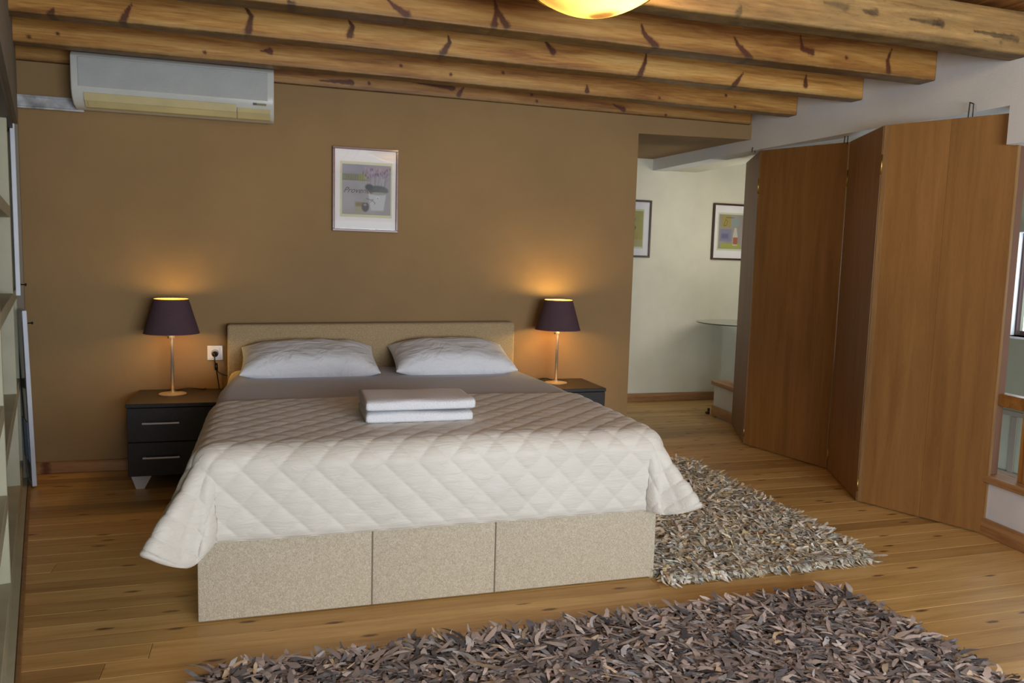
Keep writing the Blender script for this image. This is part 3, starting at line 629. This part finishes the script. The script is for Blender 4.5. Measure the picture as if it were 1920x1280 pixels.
# ================================================================== BED
BX0, BX1, BYF, BYB = -.243, 1.455, 2.712, 4.665
bed = thing('bed', 'beige tweed upholstered double bed with box base and low headboard', 'bed', ((BX0+BX1)/2, (BYF+BYB)/2, 0))
bc_, by_ = (BX0+BX1)/2, (BYF+BYB)/2
def rel(g): return [(p[0]-bc_, p[1]-by_, p[2]) for p in g[0]], g[1]
sx = [BX0, .338, .793, BX1]
for a, b in zip(sx[:-1], sx[1:]): ob('base_panel', rel(bbox(a+.0008, b-.0008, BYF, BYF+.06, .006, .345, .0045, 3)), 'tweed', bed, 'auto')
for xx in (BX0, BX1-.06): ob('side_panel', rel(bbox(xx, xx+.06, BYF+.061, BYB, .006, .345, .008, 2)), 'tweed', bed, 'auto')
for s in sx[1:3]: ob('seam', rel(tube([(s, BYF-.0002, .008), (s, BYF-.0002, .34)], .0022, 6)), 'seam', bed)
hb = rel(bbox(BX0, BX1, 4.668, 4.785, .006, .85, .014, 3)); ob('headboard', ([(x, y, z+(.010*(x/.85) if z > .8 else 0)) for x, y, z in hb[0]], hb[1]), 'tweed_head', bed, 'auto')
ob('mattress', rel(bbox(BX0+.012, BX1-.012, BYF+.015, 4.66, .30, .588, .05, 4)), 'mattress', bed, 'auto')
# lilac grey sheet over the mattress, wrapping over the sides
nx, ny = 90, 60; a = np.linspace(-1, 1, nx); b = np.linspace(0, 1, ny); A, B = np.meshgrid(a, b)
Yb = 4.655-B*1.5; hwid = .80+.055*np.clip((4.66-Yb)/.7, 0, 1)
S = A*(hwid+.06); over = np.clip(np.abs(S)-(hwid-.05), 0, None); Rr = .05
ang = np.clip(over/Rr, 0, np.pi/2); ext = np.clip(over-Rr*np.pi/2, 0, None)
Xs = np.sign(S)*(np.minimum(np.abs(S), hwid-.05)+Rr*np.sin(ang)); Zs = .594-Rr*(1-np.cos(ang))-ext+.0015*smooth_noise(S, Yb, 9, 3)
tag(grid_ob('bed_sheet', Xs+bc_, Yb, Zs, 'sheet'), 'smooth lilac grey sheet stretched over the mattress below the pillows', 'sheet')
# quilt
T = .600; hw = .85; Ls, Lf = .31, .30; cxq = bc_
na, nb_ = 330, 250
su = np.linspace(-(hw-.06+Ls+.06), hw-.06+Ls+.06, na); sv = np.linspace(0, 1, nb_)
A, Bq = np.meshgrid(su, sv)
back = 3.60; ylen = (back-(BYF+.055))
tot = ylen+Lf+.05
BB = Bq*tot
eX = np.clip(np.abs(A)-(hw-.06), 0, None); eY = np.clip(BB-ylen, 0, None)
u = eX/(Ls+.06); v = eY/(Lf+.05)
cr = np.where(A < 0, .98, .86); lc = np.where(A < 0, 1.0, 0.)*np.clip(v*1.5, 0, 1)*np.clip(u*1.5, 0, 1); u2 = u*np.sqrt(1-cr*v*v/2*np.minimum(1, u*1.6)); v2 = v*np.sqrt(1-cr*u*u/2)
eX = u2*(Ls+.06)*(1+.09*lc); eY = v2*(Lf+.05)*(1+.20*lc)
r = np.hypot(eX, eY)+1e-9; cx_, sy_ = eX/r, eY/r
side = np.sign(A); Rq = .075
front = np.clip(BB/ylen, 0, 1)
left = (side < 0)
kside = np.where(left, .12+.30*front**2, .16+.22*front**3); kfr = .02+.02*np.sin(A*7)
kcor = np.where(left, .50, .46)
wgt = cx_**2; kk = kside*wgt+kfr*(1-wgt); cor = (2*cx_*sy_)**1.2; kk = kk*(1-cor)+kcor*cor
# folds around the corners and soft ripples on the hanging sides
th = np.arctan2(sy_, cx_)
kk = kk+cor*.16*np.sin(th*9+.6)*np.clip(r/.3, 0, 1)+wgt*(1-cor)*.05*np.sin(BB*11+1)*np.clip(r/.3, 0, 1)
kk = np.clip(kk, -.02, .75)
ang = np.clip(r/Rq, 0, np.pi/2-np.arcsin(np.clip(kk, 0, .9))); used = ang*Rq; ext = np.clip(r-used, 0, None)
out = Rq*np.sin(ang)+ext*kk; drop = Rq*(1-np.cos(ang))+ext*np.sqrt(1-kk*kk)
Xq = side*(np.minimum(np.abs(A), hw-.06)+out*cx_); Yq = np.minimum(BB, ylen)+out*sy_; Zq = T-drop
backoff = -.045*np.abs(A/hw)**2*(1-Bq)
P = np.stack([Xq+cxq, back-Yq+backoff, Zq+.0025*smooth_noise(Xq, Yq, 7, 9)], -1)
gu = np.gradient(P, axis=1); gv = np.gradient(P, axis=0); N = np.cross(gv, gu); N /= np.linalg.norm(N, axis=-1, keepdims=True)+1e-12
if N[5, na//2, 2] < 0: N = -N
dq = .118; qa, qb = A, BB*1.0
pf = (np.abs(np.sin(np.pi*(qa+qb)/dq))*np.abs(np.sin(np.pi*(qa-qb)/dq)))**.36
wr = smooth_noise(qa*.5, qb*2.2, 60, 12, 2)
edge = np.minimum(1, np.minimum(np.minimum(Bq, 1-Bq)*tot, (su[-1]-np.abs(A)))/.02)
topd = np.where(np.hypot(eX, eY) < .02, .72, 1.); P = P+N*(.0078*topd*pf+.0012*wr*pf)[..., None]*edge[..., None]
q = thing('quilt', 'cream satin quilt with diamond stitching spread over the foot of the bed', 'quilt', (bc_, by_, .345))
qo = grid_ob('quilt_cloth', P[..., 0]-bc_, P[..., 1]-by_, P[..., 2]-.345, 'quilt', q)
so_ = qo.modifiers.new('s', 'SOLIDIFY'); so_.thickness = .005; so_.offset = -1
loop = list(P[:, 0])+list(P[-1, 1:])+list(P[::-1, -1][1:])+list(P[0, ::-1][1:-1])
loop = [Vector(p)-Vector((bc_, by_, .345)) for p in loop]; lp = [loop[0]]
for p in loop[1:]:
    if (p-lp[-1]).length > .006: lp.append(p)
ob('piping', tube(lp, .0052, 7, True), 'piping', q, True)
# pillows
def pillow(label, cx, cy, cz, W, H, Th, tilt, rz, seed):
    n = 70; a = np.linspace(-1, 1, n); U, V = np.meshgrid(a, a)
    # squeeze parameter towards edges for density
    U = np.sin(U*np.pi/2)*.35+U*.65; V = np.sin(V*np.pi/2)*.35+V*.65
    e = np.clip(1-np.abs(U)**3.2, 0, 1)**.6*np.clip(1-np.abs(V)**np.where(V < 0, 5.5, 2.4), 0, 1)**.55
    X = U*W/2*(1-.035*(1-V**2)*np.abs(U)**4); Y = V*H/2*(1-.07*(1-U**2)*np.abs(V)**4)
    nz = smooth_noise(U, V, 3.2, seed, 3)*.12+smooth_noise(U*2.5+V, V*.6, 7, seed+5, 3)*.09*(1-e*.5)
    Zt = Th*.56*e*(1+nz)+.003; Zb = -Th*.40*e-.003
    gX = np.concatenate([X, X[::-1]], 0); gY = np.concatenate([Y, Y[::-1]], 0); gZ = np.concatenate([Zt, Zb[::-1]], 0)
    V_ = np.stack([gX, gY, gZ], -1).reshape(-1, 3); m_ = 2*n; idx = np.arange(m_*n).reshape(m_, n)
    Q = np.stack([idx[:-1, :-1], idx[:-1, 1:], idx[1:, 1:], idx[1:, :-1]], -1).reshape(-1, 4)
    Q2 = np.stack([idx[-1, :-1], idx[-1, 1:], idx[0, 1:], idx[0, :-1]], -1)
    sideL = np.array([[idx[i, 0], idx[i+1, 0], idx[m_-2-i, 0], idx[m_-1-i, 0]] for i in range(n-1)]); sideR = np.array([[idx[i, -1], idx[m_-1-i, -1], idx[m_-2-i, -1], idx[i+1, -1]] for i in range(n-1)])
    o = fast_ob('pillow', V_, np.concatenate([Q, Q2, sideL, sideR]), 'pillow'); o.location = (cx, cy, cz); o.rotation_euler = (tilt, 0, rz)
    return tag(o, label, 'pillow', 'white pillows against the headboard')
pillow('white pillow on the left half of the bed, its open hem facing forward',   .200, 4.455, .664, .73, .41, .165, R(14), R(.5), 3)
pillow('white pillow on the right half of the bed, squarer left edge', 1.005, 4.465, .668, .70, .41, .165, R(14), R(-.5), 8)
# towels
def towel(label, x0, x1, y0, y1, z, seed):
    # folded towel: three soft layers wrapped by a rounded front fold
    W, Dp, H = x1-x0, y1-y0, .044; n, mm = 60, 44
    prof = []
    for i in range(mm):
        t = i/(mm-1)
        prof.append(t)
    V = []; U = np.linspace(-1, 1, n)
    cs = []
    for k_ in range(48):
        a_ = 2*np.pi*k_/48; c_, s_ = np.cos(a_), np.sin(a_)
        e_ = .24; cs.append((np.sign(c_)*abs(c_)**e_*Dp/2, np.sign(s_)*abs(s_)**.55*H/2))
    cs = np.array(cs)
    X = np.repeat(U[None, :], 48, 0)*W/2; sc_ = np.clip(1-np.abs(U)**26, .0, 1)**.5
    Y = cs[:, 0][:, None]*(.985+.015*sc_[None, :]); Zc = cs[:, 1][:, None]*(.82+.18*sc_[None, :])
    nzz = smooth_noise(X, Y, 13, seed, 3)*.0055
    Zc = Zc+np.where(Zc > 0, nzz, 0)+.002; Y = Y+smooth_noise(X, Zc, 9, seed+2, 2)*.005
    Vv = np.stack([X, Y, Zc+H/2], -1).reshape(-1, 3); idx = np.arange(48*n).reshape(48, n); nxt = np.roll(idx, -1, 0)
    Q = np.stack([idx[:, :-1], idx[:, 1:], nxt[:, 1:], nxt[:, :-1]], -1).reshape(-1, 4)
    o = fast_ob('folded_towel', Vv, Q, 'towel'); bm = bmesh.new(); bm.from_mesh(o.data)
    bmesh.ops.holes_fill(bm, edges=[e for e in bm.edges if e.is_boundary], sides=0); bmesh.ops.recalc_face_normals(bm, faces=bm.faces); bm.to_mesh(o.data); bm.free()
    o.location = ((x0+x1)/2, (y0+y1)/2, z); return tag(o, label, 'towel', 'folded towels on the bed')
towel('white folded terry towel at the bottom of the pair on the quilt', .342, .760, 2.965, 3.25, .606, 1)
towel('white folded terry towel on top of the other one on the quilt', .342, .768, 2.958, 3.25, .6545, 2).rotation_euler = (0, 0, R(-.4))

# ================================================================== FOLDING PARTITION
PT = [(3.476, 5.323), (3.169, 4.694), (3.310, 3.994), (3.016, 3.392), (3.256, 2.808)]
ZT = [2.035, 2.03, 2.005, 1.988, 1.978]
fp = thing('folding_partition', 'tall zigzag folding partition of brown oak veneer panels closing off the stairs', 'partition', (3.2, 4.0, 0))
th_ = .026
for i in range(4):
    (xa, ya), (xb, yb_) = PT[i], PT[i+1]; dx, dy = xb-xa, yb_-ya; L = math.hypot(dx, dy); ux, uy = dx/L, dy/L; nx_, ny_ = -uy, ux
    # normal pointing away from the room
    if nx_*1+ny_*.9 < 0: nx_, ny_ = -nx_, -ny_
    g_ = .004; xa2, ya2, xb2, yb2 = xa+ux*g_, ya+uy*g_, xb-ux*g_, yb_-uy*g_
    def slab(t0, t1, o0, o1, z0, za, zb_, m_):
        pa = (xa2+(xb2-xa2)*t0-3.2, ya2+(yb2-ya2)*t0-4.0); pb = (xa2+(xb2-xa2)*t1-3.2, ya2+(yb2-ya2)*t1-4.0)
        q4 = [(pa[0]+nx_*o0, pa[1]+ny_*o0), (pb[0]+nx_*o0, pb[1]+ny_*o0), (pb[0]+nx_*o1, pb[1]+ny_*o1), (pa[0]+nx_*o1, pa[1]+ny_*o1)]
        return hexa([(*p, z0) for p in q4], [(*q4[0], za), (*q4[1], zb_), (*q4[2], zb_), (*q4[3], za)])
    za, zb2 = ZT[i], ZT[i+1]; mid = .52; zm = za+(zb2-za)*mid
    e0 = .045 if i == 3 else .008
    if i != 3: ob('panel', slab(e0, .992, 0, th_, .008, za, zb2, 0), 'veneer', fp)
    else: ob('panel', slab(e0, mid-.0008, 0, th_, .008, za, zm, 0), 'veneer', fp)
    if i == 3: ob('panel', slab(mid+.0008, .992, .0008 if i == 3 else 0, th_, .008, zm, zb2, 0), 'veneer', fp)
    s = ob('edge_strip', join(slab(0, e0, -.0005, th_, .006, za, za, 0), slab(.992, 1, -.0005, th_, .006, zb2, zb2, 0)), 'veneer_edge', fp)
    if i: 
        for zz in ((1.74, 1.84), (.06, .13)):
            hx, hy = xa-3.2, ya-4.0
            ob('hinge', tube([(hx-.004, hy-.006, zz[0]), (hx-.004, hy-.006, zz[1])], .0045, 8), 'brass', fp, True)
for x, y, z, h_ in ((3.165, 4.78, 2.03, .03), (3.262, 3.98, 1.99, .055), (3.17, 3.02, 1.98, .07)):
    g = join(tube([(x-3.2-.004, y-4, z), (x-3.2, y-4, z+h_)], .0028, 6), tube([(x-3.2+.012, y-4-.01, z-.005), (x-3.2+.012, y-4-.01, z+h_*.9)], .0028, 6), tube([(x-3.2-.004, y-4, z+h_), (x-3.2+.012, y-4-.01, z+h_*.9)], .0028, 6))
    ob('hook', g, 'darkmetal', fp)
DKP = plain('dark_brown_post', (104, 66, 38), .6)
jb = thing('door_post', 'narrow brown wooden post at the right end of the folding partition', 'post', (3.300, 2.835, 0))
ob('post', hexa([(-.025, .02, .0), (.028, -.005, 0), (.05, .05, 0), (.0, .07, 0)], [(-.025, .02, 1.84), (.028, -.005, 1.84), (.05, .05, 1.84), (.0, .07, 1.84)]), DKP, jb)

# ================================================================== BALUSTRADE BEHIND THE PARTITION
A0, A1 = (3.140, 1.5), (3.545, 5.71)
dxl, dyl = A1[0]-A0[0], A1[1]-A0[1]; LL = math.hypot(dxl, dyl); rzl = math.atan2(dyl, dxl)
def onl(o): o.location = (A0[0], A0[1], 0); o.rotation_euler = (0, 0, rzl); return o
# local x runs away from the camera, local y=+ points into the room
struct(onl(ob('wall_low', box(0, LL, -.11, 0, -.13, .255), 'white')), 'low white wall under the balustrade')
struct(onl(ob('baseboard_right', bbox(0, LL, 0, .018, 0, .082, .003, 1), 'base')), 'reddish skirting along the low white wall')
bl = thing('balustrade', 'pine stair balustrade standing on the low white wall behind the partition', 'railing', (A0[0], A0[1], .255), rzl)
ob('sill', bbox(-.0, LL+.02, -.135, .022, 0, .034, .005, 2), 'base', bl)
ob('handrail', bbox(0, LL-.3, -.10, -.035, .365, .425, .006, 2), 'rail', bl)
for xx in (.62, 1.18, 1.80, 2.42, 3.04, LL-.33):
    ob('baluster', bbox(xx-.03, xx+.03, -.095, -.04, .034, .365 if xx < LL-.5 else .43, .003, 1), 'post', bl)
# window and small items in stairwell
wn = ob('window_1', join(box(4.30, 4.44, wy1-.004, wy1, wz0, wz1), box(4.295, 4.44, wy0, wy1, wz0-.012, wz0), box(4.30, 4.44, wy0, wy1, wz1-.004, wz1)), 'white'); struct(wn, 'bright stairwell window with white reveal')
ob('window_frame', join(bbox(4.40, 4.43, wy1-.018, wy1-.004, wz0, wz1, .002, 1), bbox(4.40, 4.43, wy0, wy1-.04, wz0, wz0+.03, .002, 1), bbox(4.40, 4.43, wy0, wy1-.04, wz1-.03, wz1, .002, 1), bbox(4.40, 4.43, wy0, wy0+.03, wz0, wz1, .002, 1)), 'frame_dark', wn)
ob('window_pane', box(4.425, 4.43, wy0+.03, wy1-.04, wz0+.03, wz1-.03), 'daylight', wn)
sp = thing('spotlight', 'small black spotlight high on the stairwell wall above the window', 'lamp', (4.27, 3.70, 1.96))
ob('housing', join(bbox(-.05, .03, -.13, .03, -.06, .0, .006, 2), bbox(-.02, .03, -.12, .02, 0, .05, .004, 1)), 'blackplastic', sp)
cl = thing('black_cable_bundle', 'black cable bundle hanging at the top corner of the stairwell window', 'cable', (4.24, 3.715, 1.40))
ob('bundle', join(*[tube(smooth_path([(random.uniform(0, .03), random.uniform(-.09, .0), .20+random.uniform(-.02, .02)), (random.uniform(-.02, .03), random.uniform(-.05, .04), .12), (.0, .03+random.uniform(-.02, .02), .04), (.02, .05, random.uniform(-.03, .0))]), .014, 6) for _ in range(7)], tube(smooth_path([(0, .04, .05), (.01, .03, -.02), (.01, .05, -.1)]), .005, 6)), 'blackplastic', cl, True)
pn_ = thing('wall_hatch', 'pale framed hatch low on the stairwell wall seen under the handrail', 'hatch', (4.3, 3.45, .02))
ob('hatch_frame', join(bbox(-.02, 0, -.28, .34, 0, .03, .002, 1), bbox(-.02, 0, -.28, .34, .37, .40, .002, 1), bbox(-.02, 0, .30, .34, .03, .37, .002, 1), bbox(-.02, 0, .09, .13, .03, .37, .002, 1)), 'leftwall', pn_); ob('hatch_panel', box(-.012, 0, -.28, .34, .0, .37), 'dimwall', pn_)
# glass table on the landing
tb = thing('round_table', 'round clear glass table top showing past the partition edge', 'table', (4.06, 5.93, 0))
r_ = .375
ob('table_top', (lambda g: g)(lathe([(0, .748), (r_-.002, .748), (r_, .752), (r_-.002, .756), (0, .756)], 64)), 'tableglass', tb, 'auto')
ob('glass_rim', tube([(r_*math.cos(a), r_*math.sin(a), .752) for a in np.linspace(0, 2*np.pi, 65)[:-1]], .0042, 6, True), 'tableglass_rim', tb, True)
ob('pedestal', lathe([(.18, 0), (.18, .01), (.03, .03), (.025, .72), (.09, .745), (.09, .748)], 24), 'chrome', tb, 'auto')
for o_ in tb.children: o_.scale = (1, 1, 1)
tb.scale = (.62, 1, 1)
tb.location = (3.92, 5.95, 0)
tb.scale = (1, 1, 1)
# small door stop at the end of the low wall
ds = thing('door_stop', 'tiny dark door stop on the floor at the end of the low wall', 'door stop', (3.52, 5.74, 0))
ob('stop', join(bbox(-.02, .01, -.01, .02, 0, .02, .004, 1), bbox(-.005, .012, -.005, .015, .02, .05, .004, 1)), 'frame_dark', ds)

# ================================================================== CEILING LAMP
cl_ = thing('ceiling_lamp', 'round frosted amber glass ceiling lamp glowing between the beams', 'lamp', (1.030, 2.53, 2.070))
pr_ = [(r0, 1.75*r0*r0) for r0 in np.linspace(0, .195, 16)]
g = lathe(pr_, 64); ob('glass_bowl', (g[0], [f for f in g[1] if len(f) == 4]), 'bowl', cl_, True)
zr = 1.75*.195**2
ob('rim', tube([(.196*math.cos(a), .196*math.sin(a), zr) for a in np.linspace(0, 2*np.pi, 65)[:-1]], .004, 8, True), 'brass', cl_, True)
ob('ceiling_mount', lathe([(.06, .335), (.06, .30), (.02, .29), (.012, .15), (.02, .12)], 24), 'brass', cl_, 'auto')
ob('bulb', lathe([(.0, .055), (.02, .062), (.03, .085), (.02, .11), (.012, .13)], 20, .045, 0, 0), 'bulb', cl_, True)
l = bpy.data.lights.new('lamp_light', 'POINT'); l.energy = 18; l.color = (1, .72, .36); l.shadow_soft_size = .03
lo = bpy.data.objects.new('lamp_light', l); COL.objects.link(lo); lo.parent = cl_; lo.location = (.05, -.01, .15)

# ================================================================== RUGS
def rug(name, label, x0, x1, y0, y1, n, length, width, palette, pw_, seed, skew=0., hgt=.03):
    r = np.random.default_rng(seed)
    cx = r.uniform(x0, x1, n); cy = r.uniform(y0, y1, n); az = r.uniform(0, 2*np.pi, n)
    el = r.uniform(-.30, .32, n); L = length*r.uniform(.6, 1.35, n); Wd = width*r.uniform(.45, 1.4, n)
    # strips near the border lean outwards
    for c, lo_, hi_, dirn in ((cx, x0, x1, (0, np.pi)), (cy, y0, y1, (-np.pi/2, np.pi/2))):
        m1 = (c-lo_) < .05; m2 = (hi_-c) < .05
        if c is cx: az[m1] = np.pi+r.uniform(-1, 1, m1.sum()); az[m2] = r.uniform(-1, 1, m2.sum())
        else: az[m1] = -np.pi/2+r.uniform(-1, 1, m1.sum()); az[m2] = np.pi/2+r.uniform(-1, 1, m2.sum())
    cz = r.uniform(.004, hgt, n)**1.0; bend = r.uniform(-1.5, .6, n); tw = r.uniform(-.8, .8, n); curl = r.uniform(-1.5, 1.5, n)
    ns = 5; V = np.zeros((n, ns, 2, 3)); px, py, pz = cx.copy(), cy.copy(), cz.copy(); e = el.copy(); a_ = az.copy()
    for s in range(ns):
        t = s/(ns-1); wf = [.6, .95, 1.05, .9, .3][s]*r.uniform(.6, 1.35, n)
        rollang = tw*t*.7+r.uniform(-.3, .3, n)
        sxv = np.stack([-np.sin(a_)*np.cos(rollang), np.cos(a_)*np.cos(rollang), np.sin(rollang)], -1)
        cpt = np.stack([px, py, pz], -1); V[:, s, 0] = cpt-sxv*(Wd*wf/2)[:, None]; V[:, s, 1] = cpt+sxv*(Wd*wf/2)[:, None]
        step = L/(ns-1); px = px+step*np.cos(e)*np.cos(a_); py = py+step*np.cos(e)*np.sin(a_); pz = pz+step*np.sin(e); e = e+bend/(ns-1); a_ = a_+curl/(ns-1)
    V[..., 2] = np.where(V[..., 2] > .03, .03+.022*np.tanh((V[..., 2]-.03)/.022), V[..., 2])
    V[..., 2] = np.maximum(V[..., 2], .002+r.uniform(0, .004, n)[:, None, None])
    if skew: V[..., 0] += skew*(V[..., 1]-y0)
    base_i = (np.arange(n)*ns*2)[:, None]; Q = []
    for s in range(ns-1):
        Q.append(np.stack([base_i[:, 0]+2*s, base_i[:, 0]+2*s+1, base_i[:, 0]+2*s+3, base_i[:, 0]+2*s+2], -1))
    Q = np.concatenate(Q); pal = np.array(palette, float); ci = r.choice(len(pal), n, p=np.array(pw_)/sum(pw_))
    col = pal[ci]*r.uniform(.74, 1.16, (n, 1)); col = s2l(np.clip(col, 0, 255)); col = np.repeat(col[:, None], ns*2, 1).reshape(-1, 3)
    t = thing(name, label, 'rug', ((x0+x1)/2, (y0+y1)/2, 0))
    Vv = V.reshape(-1, 3)-np.array([(x0+x1)/2, (y0+y1)/2, 0])
    s = fast_ob('leather_strips', Vv, Q, 'rugstrip', t, None, col, False); s['kind'] = 'stuff'
    bk = bbox(x0+.02, x1-.02, y0+.02, y1-.02, .001, .006, .002, 1); bk = ([(p[0]+skew*(p[1]-y0)-(x0+x1)/2, p[1]-(y0+y1)/2, p[2]) for p in bk[0]], bk[1])
    ob('backing', bk, plain('rug_backing', tuple(pal.mean(0)*.75), .95), t); return t
rug('shag_rug', 'cream and beige leather strip shag rug between the bed and the partition', 1.475, 2.47, 2.66, 4.30, 24000, .066, .0135,
    [(244, 238, 222), (230, 220, 200), (212, 202, 186), (234, 212, 168), (214, 221, 218), (250, 248, 240), (186, 150, 114), (200, 192, 180)], [5, 5, 4, 3, 3, 2, .8, 2], 5, .02, .034)
rug('shag_rug', 'grey brown leather strip shag rug on the floor at the foot of the bed', -.17, 2.09, .95, 2.335, 40000, .082, .016,
    [(170, 154, 148), (146, 134, 130), (184, 168, 160), (112, 110, 114), (200, 188, 180), (214, 192, 162), (80, 78, 82), (178, 176, 177)], [5, 5, 4, 3, 3, 1.2, 2, 2], 9, .0, .046).rotation_euler = (0, 0, R(1.6))
